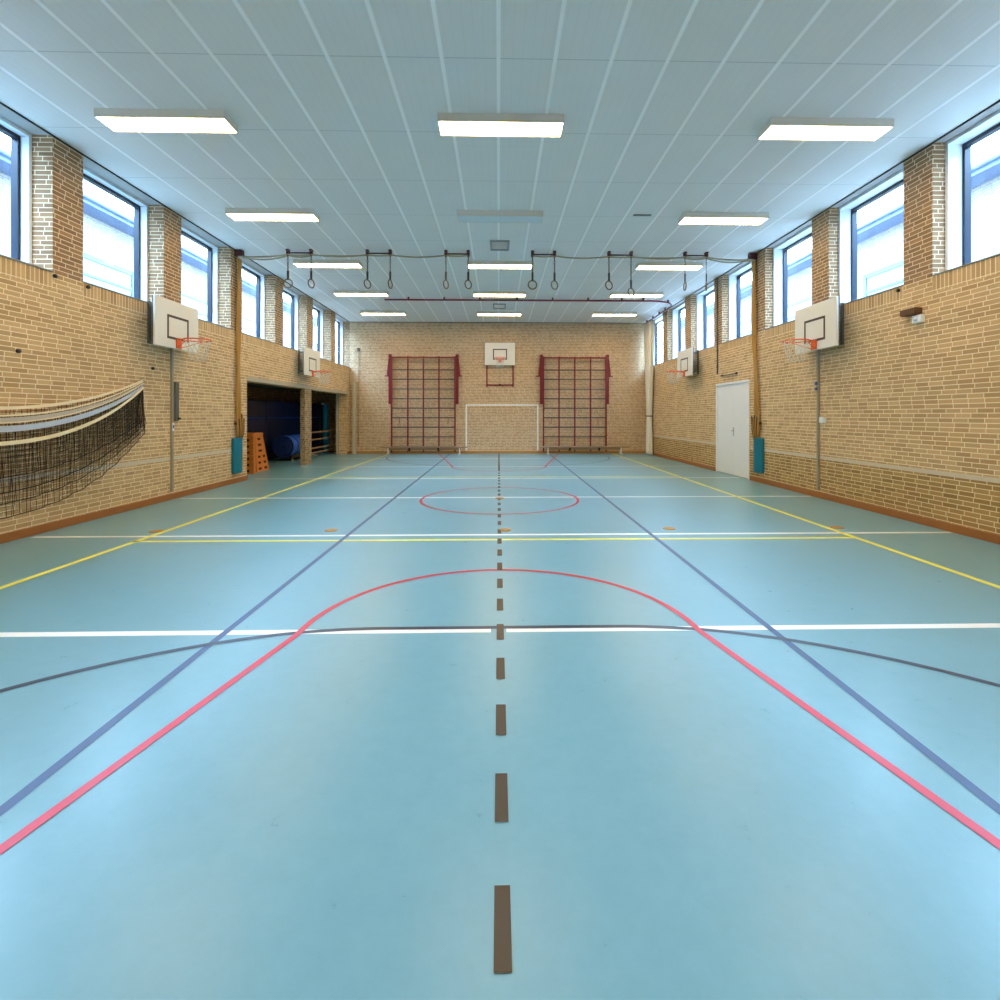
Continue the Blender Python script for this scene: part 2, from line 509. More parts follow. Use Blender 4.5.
# storage recess on the left -------------------------------------------------------------
SE = 21.35
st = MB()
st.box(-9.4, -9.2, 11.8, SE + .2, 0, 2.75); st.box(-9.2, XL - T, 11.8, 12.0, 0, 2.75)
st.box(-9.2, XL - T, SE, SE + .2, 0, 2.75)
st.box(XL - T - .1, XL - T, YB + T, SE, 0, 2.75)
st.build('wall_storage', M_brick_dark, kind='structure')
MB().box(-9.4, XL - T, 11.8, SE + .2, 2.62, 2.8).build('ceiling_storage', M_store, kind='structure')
MB().box(XL, XL + .006, OP0 - .0, OP1 + .06, OPH, OPH + .1).build('trim_1', M_conc, kind='structure')
MB().box(XL - .14, XL - .0, 15.78, 16.33, 0, OPH).build('pillar_storage', M_pillar, kind='structure')
MB().box(-6.48, -6.40, 20.06, 20.14, 0, OPH).build('trim_2', M_conc, kind='structure')

# ------------------------------------------------------------------ outside
MB().box(-30, 30, -30, 50, -.35, -.15).build('ground_outside', M_ext_ground, kind='structure')  # unseen ground added for light bounce, kept pale to brighten the ceiling
def neighbour(sx, label, zoff, wy):
    t = thing('neighbour_building', label, 'building', (sx * 11.6, 10, -.15))
    def bx(b, x0, x1, y0, y1, z0, z1): return b.box(sx * x0, sx * x1, y0, y1, z0, z1)
    bx(MB(), 0, 5, -20, 22, 0, 7.0 + zoff).build('wall', M_white_brick, t)
    r = MB(); r.prism([(sx * -.62, 7.18 + zoff), (sx * -.62, 7.27 + zoff), (sx * 5, 8.0 + zoff), (sx * 5, 7.9 + zoff)], 'y', -20.3, 22.3)
    r.build('roof', M_roof, t)
    bx(MB(), -.6, .1, -20.3, 22.3, 6.98 + zoff, 7.18 + zoff).build('fascia', M_gutter, t)
    gt = MB().tube([(sx * -.68, -20, 7.12 + zoff), (sx * -.68, 22, 7.12 + zoff)], .06, 8).build('gutter', M_gutter, t)
    for k in range(-3, 5):
        yc = wy - 10 + k * 4.4
        wf = MB()
        z0, z1 = 4.2, 6.1 + .15 + (0 if sx < 0 else -.1)
        bx(wf, -.05, .02, yc - 1.42, yc - 1.28, z0, z1); bx(wf, -.05, .02, yc + 1.28, yc + 1.42, z0, z1)
        bx(wf, -.05, .02, yc - 1.3, yc + 1.3, z1 - .14, z1); bx(wf, -.05, .02, yc - 1.3, yc + 1.3, z0, z0 + .1)
        bx(wf, -.05, .02, yc - 1.3, yc + 1.3, z1 - .62, z1 - .54)
        wo = wf.build('window', M_ext_win, t)
        bx(MB(), -.02, .01, yc - 1.3, yc + 1.3, z0 + .1, z1 - .14).build('pane', M_ext_pane, wo)
neighbour(-1, 'white brick building with blue grey eave seen through the left hand windows', 0.4, 14.75)
neighbour(1, 'white brick building with pale gutter seen through the right hand windows', 0.28, 14.2)

# ------------------------------------------------------------------ ceiling lights
def fixture(name, label, x, y, lit):
    t = thing(name, label, 'ceiling light', (x, y, H), 0, 'fluorescent ceiling lights')
    b = MB()
    L, W, D = .80, .17, .105
    b.box(-L, L, -W, -W + .012, -D, 0); b.box(-L, L, W - .012, W, -D, 0)
    b.box(-L, -L + .012, -W + .012, W - .012, -D, 0); b.box(L - .012, L, -W + .012, W - .012, -D, 0)
    b.box(-L + .012, L - .012, -W + .012, W - .012, -.02, 0)
    b.build('housing', M_fix, t)
    MB().box(-L + .013, L - .013, -W + .013, W - .013, -D + .004, -D + .022).build('diffuser', M_lamp if lit else M_lamp_off, t)
    return t
rows = [18.44, 15.47, 12.48, 9.46, 6.48, 3.5, .5]
ordn = ['nearest the end wall', 'second from the end wall', 'third from the end wall', 'fourth from the end wall',
        'fifth from the end wall', 'sixth from the end wall', 'seventh from the end wall']
for ri, y in enumerate(rows):
    for cx, cn in ((-4.22, 'left'), (.03, 'middle'), (4.28, 'right')):
        lit = not (ri == 3 and cn == 'middle')
        if lit: lab = 'lit fluorescent ceiling light in the %s row, %s' % (cn, ordn[ri])
        else: lab = 'switched off white fluorescent ceiling light in the middle row'
        fixture('ceiling_light', lab, cx, y, lit)

# ceiling vents
def vent(x, y, w, l, label):
    t = thing('ceiling_vent', label, 'vent', (x, y, H))
    b = MB()
    b.box(-w, w, -l, -l + .04, -.035, 0); b.box(-w, w, l - .04, l, -.035, 0)
    b.box(-w, -w + .04, -l + .04, l - .04, -.035, 0); b.box(w - .04, w, -l + .04, l - .04, -.035, 0)
    b.build('frame', M_vent, t, bevel=.004)
    MB().box(-w + .041, w - .041, -l + .041, l - .041, -.01, 0).build('backing', M_vent_d, t)
    s = MB(); n = int(l * 2 / .08)
    for k in range(1, n):
        yy = -l + .04 + (2 * l - .08) * k / n
        s.box(-w + .042, w - .042, yy - .014, yy + .010, -.028, -.012)
    s.build('slats', M_white, t)
vent(.025, 11.18, .215, .31, 'square grey ceiling vent between the unlit light and the gym rings')
vent(.03, 17.4, .22, .36, 'grey ceiling vent between the two farthest middle lights')
tag(MB().box(2.56, 2.90, 9.42, 9.48, H - .012, H).build('ceiling_slot', M_vent_d), 'thin dark slot in the ceiling planks left of the right front light', 'vent')

# ------------------------------------------------------------------ basketball boards
def hoop(label, loc, rz, z0, z1, hw, off, rimz, sq, post, name='basketball_backboard', grp='basketball hoops on the walls', back=False):
    """local frame: wall plane x=0, board faces +x, centred on y=0"""
    t = thing(name, label, 'basketball hoop', (loc[0], loc[1], 0), rz, grp)
    MB().box(off - .035, off, -hw, hw, z0, z1).build('board', M_board, t, bevel=.004)
    MB().box(off - .06, off - .0355, -hw + .01, hw - .01, z0 + .004, z1 - .01).build('board_backing', M_boardedge, t)
    s = MB(); a, za, zb = sq; w = .042; xs = off + .003
    s.box(off, xs, -a, -a + w, za, zb); s.box(off, xs, a - w, a, za, zb)
    s.box(off, xs, -a + w, a - w, zb - w, zb); s.box(off, xs, -a + w, a - w, za, za + w)
    s.build('target_square', M_boardline, t)
    # rim
    R = .215; cx = off + .13 + R
    rim = MB()
    rim.tube([(cx + R * math.cos(2*PI*k/28), R * math.sin(2*PI*k/28), rimz) for k in range(28)], .012, 8, True)
    for sy in (-1, 1):
        rim.tube([(off, sy * .06, rimz), (cx - R * .86, sy * R * .5, rimz)], .010, 6)
        rim.tube([(off + .02, sy * .05, rimz - .14), (cx - .02, sy * R, rimz)], .006, 6)
    ro = rim.build('rim', M_orange, t)
    MB().box(off, off + .022, -.07, .07, rimz - .155, rimz + .02).build('mounting_plate', M_orange, ro, bevel=.003)
    n = MB(); N = 12; RAD = [R, R * .86, R * .72, R * .62, R * .58]
    for k in range(N):
        for sgn in (1, -1):
            pts = []
            for j, rad in enumerate(RAD):
                a_ = 2 * PI * (k + sgn * j * .5) / N
                pts.append((cx + rad * math.cos(a_), rad * math.sin(a_), rimz - .012 - j * .095))
            n.tube(pts, .0042, 4)
    n.build('net', M_netcord, t)
    # wall frame behind the board
    fr = MB()
    if not back:
        for sy in (-.33, .33):
            fr = MB().box(0, .03, sy - .03, sy + .03, z0 + .05, z1 - .05)
            for zz in (z0 + .12, z1 - .14): fr.box(.025, off - .06, sy - .02, sy + .02, zz - .02, zz + .02)
            fr.build('wall_strut', M_crank, t)
    else:
        for sy in (-.535, .535): fr.box(.0, .055, sy - .028, sy + .028, 2.73, z1 - .06)
        fr.box(.002, .05, -.507, .507, 2.77, 2.825)
        fr.box(.002, .05, -.507, .507, z1 - .2, z1 - .14)
        for sy in (-.535, .535):
            for zz in (z0 + .15, z1 - .2): fr.box(.055, off - .06, sy - .028, sy + .028, zz - .03, zz + .03)
        fr.build('wall_frame', M_maroon, t)
        MB().tube([(.03, 0, 2.80), (.03, 0, z0 + .1)], .008, 6).build('crank_rod', M_galv, t)
        MB().box(.0, .09, -.05, .05, 2.775, 2.84).build('gearbox', M_maroon_d, t, bevel=.004)
    if post:
        y = post
        MB().box(.0, .042, y - .024, y + .024, .16, z0 + .12).build('post', M_galv, t, bevel=.004)
    return t
SQ = (.30, 2.905, 3.325)
hl = hoop('white backboard with orange rim on the left wall nearest the hanging nets', (XL, 9.12), 0, 2.75, 3.585, .605, .30, 2.915, SQ, .26)
cc = MB().box(.0, .075, .285, .385, 1.45, 2.18).build('crank_cover', M_crank, hl, bevel=.005)
MB().tube([(.07, .36, 1.50), (.115, .36, 1.50)], .022, 10).build('knob', M_black, cc)
MB().box(.042, .048, .236, .284, 1.27, 1.42).build('sticker', M_p_white, hl)
MB().box(.048, .050, .242, .278, 1.32, 1.38).build('sticker_print', M_blue_lab, hl)
hr = hoop('white backboard with orange rim high on the right wall nearest the camera', (XR, 9.00), PI, 2.75, 3.59, .60, .30, 2.915, SQ, -.32)
MB().box(.042, .065, -.36, -.31, 2.13, 2.19).build('latch', M_blue_lab, hr)
MB().box(.042, .065, -.36, -.31, 2.03, 2.09).build('latch', M_blue_lab, hr)
hoop('white backboard above the dark storage opening on the left wall', (XL, 15.6), 0, 2.77, 3.605, .63, .31, 2.915, SQ, None)
hoop('white backboard on the right wall beyond the white door', (XR, 15.37), PI, 2.76, 3.59, .61, .31, 2.915, SQ, None)
hoop('white backboard on a red steel frame high on the end wall', (.057, YB), -PI / 2, 3.6, 4.515, .62, .16, 3.86, (.285, 3.82, 4.26), None, back=True)

# ------------------------------------------------------------------ climbing frames on the end wall
def climbing(label, xs, hooks):
    t = thing('climbing_frame', label, 'climbing frame', (sum(xs) / 5, YB, 0), 0, 'climbing frames on the end wall')
    cx = sum(xs) / 5
    for x in xs:
        MB().box(x - cx - .028, x - cx + .028, -.235, -.165, .08, 3.95).build('upright', M_maroon, t, bevel=.004)
    MB().box(xs[0] - cx - .1, xs[-1] - cx + .1, -.232, -.168, 3.862, 3.925).build('top_rail', M_maroon, t, bevel=.004)
    for i, z in enumerate([.30 + .3875 * k for k in range(9)]):
        MB().tube([(xs[0] - cx, -.2, z), (xs[-1] - cx, -.2, z)], .023, 8).build('rung', M_rung, t)
    for s_, xe in ((-1, xs[0]), (1, xs[-1])):
        x0 = xe - cx + s_ * .075
        b = MB().box(x0 - .06, x0 + .06, -.16, -.03, 2.02, 4.04)
        b.prism([(x0 + s_ * .055, 3.95), (x0 + s_ * .055, 3.1), (x0 + s_ * .125, 3.16), (x0 + s_ * .125, 3.28)], 'y', -.15, -.06)
        b.tube([(x0, -.1, 3.16), (x0 + s_ * .22, -.1, 3.16)], .022, 8)
        b.build('support_arm', M_maroon, t)
        for z in (2.3, 3.8): MB().box(x0 - .04, x0 + .04, -.032, 0, z - .08, z + .08).build('wall_bracket', M_maroon_d, t)
    for hx in hooks:
        b = MB(); x = hx - cx
        b.tube([(x, -.2, 1.46), (x, -.225, 1.38), (x, -.225, 1.26), (x - .03, -.225, 1.22)], .014, 6)
        b.build('hook', M_red, t)
climbing('maroon steel climbing frame on the end wall, left of the centre backboard', (-4.32, -3.665, -3.04, -2.41, -1.765), (-3.99, -2.04))
climbing('maroon steel climbing frame on the end wall, right of the centre backboard', (1.825, 2.46, 3.10, 3.745, 4.38), (2.14, 4.05))

# benches
def bench(label, x0, x1):
    t = thing('gym_bench', label, 'bench', ((x0 + x1) / 2, 20.06, 0), 0, 'low benches in front of the climbing frames')
    L = (x1 - x0) / 2
    MB().box(-L, L, -.13, .13, .265, .305).build('seat', M_benchtop, t, bevel=.006)
    MB().box(-L + .25, L - .25, -.03, .03, .17, .262).build('beam', M_benchtop, t)
    for x in (-L + .32, L - .32):
        b = MB().box(x - .018, x + .018, -.12, .12, .02, .264); b.box(x - .05, x + .05, -.16, -.10, 0, .03); b.box(x - .05, x + .05, .10, .16, 0, .03)
        b.build('leg', M_white, t, bevel=.004)
    for x in (-L * .33, L * .33):
        MB().box(x - .035, x + .035, -.09, .09, .14, .264).build('hook_bracket', M_black, t)
bench('long low wooden bench under the left climbing frame', -4.72, -1.24)
bench('long low wooden bench under the right climbing frame', 1.66, 5.24)

# ------------------------------------------------------------------ gym rings
RY = 11.6
pairs = [(-4.84, -4.31), (-3.023, -2.5), (-1.217, -.703), (.787, 1.30), (2.572, 3.09), (4.357, 4.86)]
pos6 = ['pair nearest the left wall', 'second pair from the left wall', 'third pair from the left wall',
        'third pair from the right wall', 'second pair from the right wall', 'pair nearest the right wall']
angs = [(0, 70), (58, 75), (62, 45), (5, 35), (28, 32), (84, 72)]
drop = [(.0, .0), (0, 0), (0, 0), (0, 0), (0, .165), (.01, .01)]
for i, (a, b_) in enumerate(pairs):
    xm = (a + b_) / 2; hw = (b_ - a) / 2
    t = thing('ring_suspension_bar', 'maroon pulley bar on the ceiling, above the ring ' + pos6[i], 'pulley bar', (xm, RY, H), 0, 'pulley bars for the gym rings')
    MB().tube([(-hw, 0, -.075), (hw, 0, -.075)], .018, 8).build('bar', M_maroon_d, t)
    for s_ in (-1, 1):
        x = s_ * hw
        p = MB().box(x - .03, x + .03, -.06, .06, -.03, 0)
        p.tube([(x - .022, 0, -.09), (x + .022, 0, -.09)], .052, 14)
        p.box(x - .034, x - .024, -.03, .03, -.12, 0); p.box(x + .024, x + .034, -.03, .03, -.12, 0)
        p.build('pulley', M_maroon_d, t)
    for j, x in enumerate((a, b_)):
        side = 'left' if j == 0 else 'right'
        r = thing('gymnastic_ring', 'wooden gym ring on a strap, %s ring of the %s' % (side, pos6[i]), 'gym ring', (x, RY, 4.59 - drop[i][j]), math.radians(angs[i][j]), 'gym rings hanging from the ceiling')
        zt = H - .14 - (4.59 - drop[i][j])
        R = .098
        MB().tube([(R * math.cos(2*PI*k/28), 0, R * math.sin(2*PI*k/28)) for k in range(28)], .0145, 8, True).build('ring', M_ringwood, r)
        MB().box(-.021, .021, -.013, .013, R - .014, R + .19).build('leather_sleeve', M_leather, r)
        MB().box(-.013, .013, -.006, .006, R + .19, zt).build('hanging_strap', M_strap, r)
        MB().box(-.022, .022, -.018, .018, zt * .78, zt * .78 + .045).build('buckle', M_steel, r)
# brackets by the walls with the horizontal hoisting ropes and the bundles led down the wall
def sag(p, q, s_, n=10):
    p, q = Vector(p), Vector(q)
    return [tuple(p.lerp(q, i / n) + Vector((0, 0, -s_ * 4 * (i / n) * (1 - i / n)))) for i in range(n + 1)]
for sx, yb, nm in ((-1, 11.66, 'left'), (1, 11.64, 'right')):
    X = sx * 6.06
    t = thing('pulley_bracket', 'dark maroon pulley bracket at the top of the %s wall beside the window' % nm, 'bracket', (X, yb, 5.3), 0)
    MB().box(0, -sx * .17, -.06, .06, -.08, .068).build('plate', M_maroon_d, t, bevel=.006)
    w = MB()
    for k in (-1, 0, 1): w.tube([(-sx * .12, k * .04 - .012, -.09), (-sx * .12, k * .04 + .012, -.09)], .05, 12)
    w.build('wheel', M_postcream, t)
    order = pairs if sx < 0 else pairs[::-1]
    t = thing('hoisting_rope', 'slack tan rope led along the ceiling to the rings from the %s wall' % nm, 'rope', (X - sx * .16, yb, 5.22))
    o = Vector((X - sx * .16, yb, 5.22))
    path = []
    stops = [o] + [Vector((v, RY, 5.255)) for pr in order[:3] for v in (pr if sx < 0 else pr[::-1])]
    for k, sgv in ((0, .05), (1, .02), (2, .08)):
        end = (6, 4, 2)[k]
        pts = []
        for q in range(end):
            span = abs(stops[q + 1].x - stops[q].x)
            seg = sag(stops[q], stops[q + 1], sgv * min(1, span / 1.2), 8)
            pts += seg if q == 0 else seg[1:]
        pts = [(p[0] - o.x, p[1] - o.y + (k - 1) * .028, p[2] - o.z - k * .006) for p in pts]
        MB().tube(pts, .017, 6).build('strand', M_rope_g, t)
    # vertical bundle
    Y = yb + (.03 if sx < 0 else 0)
    t = thing('rope_bundle', 'bundle of golden ropes running down the %s wall into the teal pad' % nm, 'rope', (X, Y, 0))
    dyf = (lambda z: 0.0) if sx < 0 else (lambda z: -.16 * min(1, max(0, (3.4 - z) / 2.0)))
    for k in range(4):
        yo = (k - 1.5) * .042
        pts = [(-sx * (.055 + .012 * math.sin(z * 3 + k)), yo * (1 if z > 1.8 else .9) + .012 * math.sin(z * 1.7 + 2 * k) + dyf(z), z)
               for z in [1.0 + (5.2 - 1.0) * i / 24 for i in range(25)]]
        MB().tube(pts, .019, 7).build('hanging_rope', M_rope, t)
    for k in range(6):
        yo = (k - 2.5) * .055; a_ = .05 + .03 * random.random(); top = 1.45 + .25 * random.random()
        pts = [(-sx * .1, yo * .6, 1.0), (-sx * .11, yo * 1.1 + .02, 1.2), (-sx * .1, yo * 1.3, top), (-sx * .09, yo * 1.3 + a_, top + .02), (-sx * .1, yo * .9 + a_, 1.25), (-sx * .1, yo * .5 + a_ * .4, 1.0)]
        pts = [(p[0], p[1] * .8 + dyf(1.2), p[2]) for p in pts]
        MB().tube(pts, .010, 6).build('rope_loop', M_rope_d if k % 2 else M_rope, t)
    MB().box(-sx * .0, -sx * .05, -.1 + dyf(1.2), .1 + dyf(1.2), 1.34, 1.40).build('cleat', M_rope_d, t)
    yc = 11.66 if sx < 0 else 11.46
    tp = thing('wall_pad', 'teal vinyl covered pad low on the %s wall below the ropes' % nm, 'wall pad', (X, yc, .24), 0, 'teal wall pads')
    hw = .19
    prof = [(0, -hw)] + [(-sx * (.06 + .07 * math.sin(PI * q / 10)), -hw + 2 * hw * q / 10) for q in range(11)] + [(0, hw)]
    MB().prism(prof, 'z', 0, .80).build('cover', M_teal, tp, bevel=.012)

# ------------------------------------------------------------------ curtain rail and curtain
t = thing('curtain_rail', 'maroon curtain rail bending across the ceiling to the right rear corner', 'curtain rail', (0, 0, H))
cr = [(-3.66, 16.15, -.09)] + [(x, 16.16, -.09) for x in (-2, 0, 2, 3.5, 4.6)]
cr += [(4.95 + .95 * math.sin(a), 17.11 - .95 * math.cos(a), -.09) for a in [PI / 2 * k / 12 for k in range(13)]]
cr += [(5.92, 18.2, -.09), (5.93, 19.3, -.09), (5.94, 20.35, -.09)]
MB().tube(cr, .030, 8).build('rail', M_rail, t)
for (x, y) in [(-2.9, 16.16), (-1.75, 16.16), (-.6, 16.16), (.6, 16.16), (1.75, 16.16), (2.9, 16.16), (4.0, 16.16), (4.7, 16.16), (5.60, 16.42), (5.91, 17.6), (5.92, 18.3), (5.93, 19.1), (5.94, 19.9)]:
    MB().box(x - .025, x + .025, y - .025, y + .025, -.075, 0).build('hanger', M_maroon_d, t)
t = thing('curtain', 'cream curtain gathered in the right rear corner beside the window', 'curtain', (5.945, 19.62, 0))
vs, fs = [], []
prof = [(.02, .30), (.15, .29), (.8, .27), (1.45, .2), (1.53, .19), (1.62, .21), (2.4, .3), (3.4, .42), (4.4, .54), (5.22, .62)]
NS = 56
for (z, hy) in prof:
    for k in range(NS):
        a = 2 * PI * k / NS
        rr = 1 + .17 * math.sin(a * 11 + z * .2)
        vs.append((.085 * rr * math.cos(a) * (.85 if 1.4 < z < 1.6 else 1), hy * rr * math.sin(a), z))
for i in range(len(prof) - 1):
    for k in range(NS):
        l = (k + 1) % NS; fs.append((i*NS+k, i*NS+l, (i+1)*NS+l, (i+1)*NS+k))
fs.append(tuple(range(NS))); fs.append(tuple((len(prof)-1)*NS + k for k in range(NS)))
MB().add(vs, fs, 0, True).build('cloth', M_curtain, t)
MB().tube([(.092 * math.cos(2*PI*k/24), .215 * math.sin(2*PI*k/24), 1.53) for k in range(24)], .022, 6, True).build('tie', M_tie, t)

# ------------------------------------------------------------------ left rear corner post and pole
tag(MB().box(-5.90, -5.785, 20.32, 20.478, 0, 2.91).build('corner_post', M_postcream, bevel=.012), 'cream steel post standing in the left rear corner', 'post')
t = thing('wall_pole', 'thin grey pole with dark clamp on the end wall above the corner post', 'pole', (-5.70, YB, 0))
MB().tube([(0, -.03, .3), (0, -.03, 4.2)], .014, 8).build('tube', M_galv, t)
MB().box(-.04, .04, -.06, 0, 4.16, 4.30).build('clamp', M_crank, t)

# ------------------------------------------------------------------ small things on the walls
t = thing('conduit_pipe', 'dark vertical conduit on the right wall left of the door', 'pipe', (XR, 13.68, 0))
MB().tube([(-.02, 0, 2.70), (-.02, 0, 5.34)], .018, 8).build('tube', M_crank, t)
bx_ = MB()
for z in (2.9, 3.35, 4.2, 5.0): bx_.box(-.045, 0, -.03, .03, z - .012, z + .012)
bx_.build('clips', M_crank, t)
t = thing('door_track', 'thin dark rod on the right wall just above the white double door', 'rod', (XR, 13.0, 2.63))
MB().tube([(-.025, -.43, 0), (-.025, .43, -.01)], .012, 8).build('tube', M_crank, t)
e_ = MB(); e_.box(-.04, 0, -.45, -.41, -.025, .025); e_.box(-.04, 0, .36, .4, -.025, .025); e_.build('clips', M_black, t)
tag(MB().box(XR - .075, XR, 9.10, 9.22, 1.42, 1.53).build('socket_box', M_white, bevel=.008), 'small white socket box on the right wall beside the steel post', 'socket box')
t = thing('wall_ledge', 'short dark wooden ledge on the right wall below the pier', 'ledge', (XR, 7.15, 3.06))
MB().box(-.12, 0, -.13, .13, -.045, .045).build('shelf', M_tie, t, bevel=.004)
t = thing('motion_sensor', 'small cream sensor box on the right wall under the wooden ledge', 'sensor', (XR, 7.05, 2.94))
MB().box(-.07, 0, -.08, .08, -.055, .055).build('body', M_white, t, bevel=.012)
MB().tube([(-.07, 0, 0), (-.085, 0, 0)], .03, 12).build('lens', M_frame_white, t)
plugs = [(XL, 6.43, 2.37, 'dark wall plug on the left wall above the hanging nets'), (XL, 8.88, 2.38, 'dark wall plug on the left wall below the near backboard'),
         (XL, 6.95, 3.46, 'dark plug at sill level on the left wall, near side of the pier'), (XL, 7.5, 3.45, 'dark plug at sill level on the left wall, far side of the pier'),
         (XR, 7.44, 3.45, 'dark plug at sill level on the right wall beside the pier')]
for (x, y, z, lb) in plugs:
    s_ = 1 if x < 0 else -1
    tag(MB().tube([(x, y, z), (x + s_ * .03, y, z)], .026, 10).build('wall_plug', M_black), lb, 'plug', 'wall plugs')
for (x, y, lb) in [(-4.60, 6.82, 'floor socket cover on the left yellow line'), (-2.27, 6.83, 'floor socket cover left of the middle'), (.09, 6.80, 'floor socket cover on the dashed centre line'),
                   (2.35, 6.84, 'floor socket cover right of the middle'), (4.70, 6.84, 'floor socket cover on the right yellow line'), (.02, 9.42, 'floor socket cover inside the red centre circle')]:
    tag(MB().lathe([(.085, .0), (.085, .0045), (.07, .006)], x, y, 20).build('floor_socket_cover', M_sockc), 'round orange brown ' + lb, 'floor cover', 'floor socket covers')

# ------------------------------------------------------------------ hanging nets on the left wall
def net(label, xo, zt, ze, zb, zbe, tape_m, tape_h, band=None, seed=1):
    rnd = random.Random(seed)
    t = thing('volleyball_net', label, 'net', (XL, 6.0, 0), 0, 'nets hung on the left wall')
    hy = 2.62 - xo * .5
    def top(s): return zt + (ze - zt) * abs(s) ** 2
    def bot(s): return zb + (zbe - zb) * abs(s) ** 2.2
    NV = 100; NH = 14
    S = []
    for k in range(NV + 1):
        q = -1 + 2 * k / NV
        S.append(math.copysign(1 - (1 - abs(q)) ** 1.4, q))
    ph = rnd.random() * 6
    def XO(s): return .02 + xo * .35 + (xo * .65 - .02) * (1 - abs(s) ** 3)
    def P(k, v):
        s = S[k]
        y = hy * s + .022 * math.sin(k * 1.9 + v * 3 + ph) * (1 - abs(s)) + (.07 * v * v * (abs(s) ** 8) * (1 if s > 0 else -1))
        z = top(s) + (bot(s) - top(s)) * v + .010 * math.sin(k * 2.3 + v * 9) * (1 - v) * v
        x = XO(s) + .012 * math.sin(k * 1.1 + ph) * v + .005 * math.sin(v * 8 + k)
        return (x, y, z)
    m = MB()
    for k in range(NV + 1): m.tube([P(k, v / 8) for v in range(9)], .0032, 3, smooth=False)
    for r in range(1, NH): m.tube([P(k, r / NH) for k in range(NV + 1)], .0026, 3, smooth=False)
    m.build('mesh', M_netblack, t, fix=False)
    MB().tube([P(k, 1.0) for k in range(NV + 1)], .0065, 5).build('bottom_cord', M_netblack, t, fix=False)
    vs = []; fs = []
    def ribbon(v0, h, mm, nm, xoff):
        vs = []; fs = []
        for k in range(0, NV + 1, 2):
            p = P(k, 0); s = S[k]; hh = h * (1 - .35 * s * s)
            for dx, dz in ((xoff, v0), (xoff + .012, v0), (xoff + .012, v0 - hh), (xoff, v0 - hh)):
                vs.append((XO(s) + dx, hy * s, top(s) + dz))
        n = len(vs) // 4
        for i in range(n - 1):
            for j in range(4):
                l = (j + 1) % 4; fs.append((i*4+j, i*4+l, (i+1)*4+l, (i+1)*4+j))
        MB().add(vs, fs).build(nm, mm, t)
    ribbon(.01, tape_h, tape_m, 'top_tape', .006)
    if band: ribbon(-tape_h - band[2], band[1], band[0], 'lower_band', .004)
    for s_ in (-1, 1):
        h = MB(); y = s_ * (hy + .0); h.tube([(0, y, ze + .02), (XO(1) + .02, y, ze + .02), (XO(1) + .025, y, ze + .05)], .007, 6)
        h.build('wall_hook', M_galv, t)
net('black net on the left wall, rearmost, with a thin cream top cord', .05, 1.655, 2.16, .80, 1.50, M_cream, .042, seed=1)
net('second net from the left wall, with a grey band under its cream cord', .095, 1.555, 2.13, .62, 1.42, M_cream, .022, (M_greyband, .06, .005), seed=2)
net('black net on the left wall, third from the wall, with a pale blue band', .14, 1.465, 2.10, .50, 1.36, M_cream, .015, (M_paleband, .075, .02), seed=3)
net('black net on the left wall, frontmost and hanging lowest, with a cream tape', .185, 1.24, 2.03, .34, 1.28, M_cream, .05, seed=4)

# ------------------------------------------------------------------ storage contents
def vault(label, x, y, lx, ly):
    t = thing('vaulting_box', label, 'vaulting box', (x, y, 0), 0, 'vaulting boxes in the storage')
    n = 6; Hh = .98
    W0, W1 = lx; L0, L1 = ly
    for k in range(n):
        z0, z1 = Hh * k / n, Hh * (k + 1) / n - .006
        a, b_ = W0 + (W1 - W0) * k / n, W0 + (W1 - W0) * (k + .96) / n
        c, d_ = L0 + (L1 - L0) * k / n, L0 + (L1 - L0) * (k + .96) / n
        vs = [(-a,-c,z0),(a,-c,z0),(a,c,z0),(-a,c,z0),(-b_,-d_,z1),(b_,-d_,z1),(b_,d_,z1),(-b_,d_,z1)]
        sct = MB().add(vs, [(0,3,2,1),(4,5,6,7),(0,1,5,4),(1,2,6,5),(2,3,7,6),(3,0,4,7)]).build('box_section', M_kast, t)
        zm = (z0 + z1) / 2; cm = (c + d_) / 2; am = (a + b_) / 2
        for fx_ in (-.55, .1, .7):
            MB().box(am * fx_ - .06, am * fx_ + .06, -cm - .006, -cm + .01, zm - .03, zm + .03).build('hand_slot', M_kast_d, sct)
        if cm > .2:
            for fy, w in (((-.45, .1), (.45, .1)) if k < 3 else ((-.15, .16),)):
                MB().box(am - .01, am + .008, cm * fy - w * cm * 2, cm * fy + w * cm * 2, zm - .028, zm + .028).build('hand_slot', M_kast_d, sct)
    MB().box(-W1 - .01, W1 + .01, -L1 - .015, L1 + .015, Hh, Hh + .09).build('top_pad', M_kast, t, bevel=.02)
vault('orange slotted vaulting box section half hidden by the edge of the storage opening', -7.09, 13.46, (.60, .585), (.06, .05))
vault('orange wooden vaulting box with sloping sides, second one inside the storage', -7.24, 14.22, (.62, .5), (.37, .22))
for k, (y0, y1, lb) in enumerate([(13.6, 17.4, 'big navy crash mat standing on edge at the back of the storage, near half'), (17.45, 21.3, 'big navy crash mat standing on edge at the back of the storage, far half')]):
    t = thing('crash_mat', lb, 'gym mat', (-8.25, (y0 + y1) / 2, 0), 0, 'crash mats in the storage')
    L = (y1 - y0) / 2
    MB().box(-.25, .25, -L, L, .0, 1.47).build('cover', M_bluemat, t, bevel=.05)
    MB().box(-.25, .25, -L, L, 1.475, 2.08).build('upper_cover', M_bluemat, t, bevel=.05)
    MB().box(.251, .256, -L + .05, L - .05, 1.462, 1.482).build('piping', M_blueroll, t)
t = thing('crash_mat', 'navy crash mat against the far storage wall beside the turquoise roll', 'gym mat', (-7.7, 21.15, 0), 0, 'crash mats in the storage')
MB().box(-.24, .28, -.15, .15, 0, 1.47).build('cover', M_bluemat, t, bevel=.04)
MB().box(-.24, .28, -.15, .15, 1.475, 2.05).build('upper_cover', M_bluemat, t, bevel=.04)
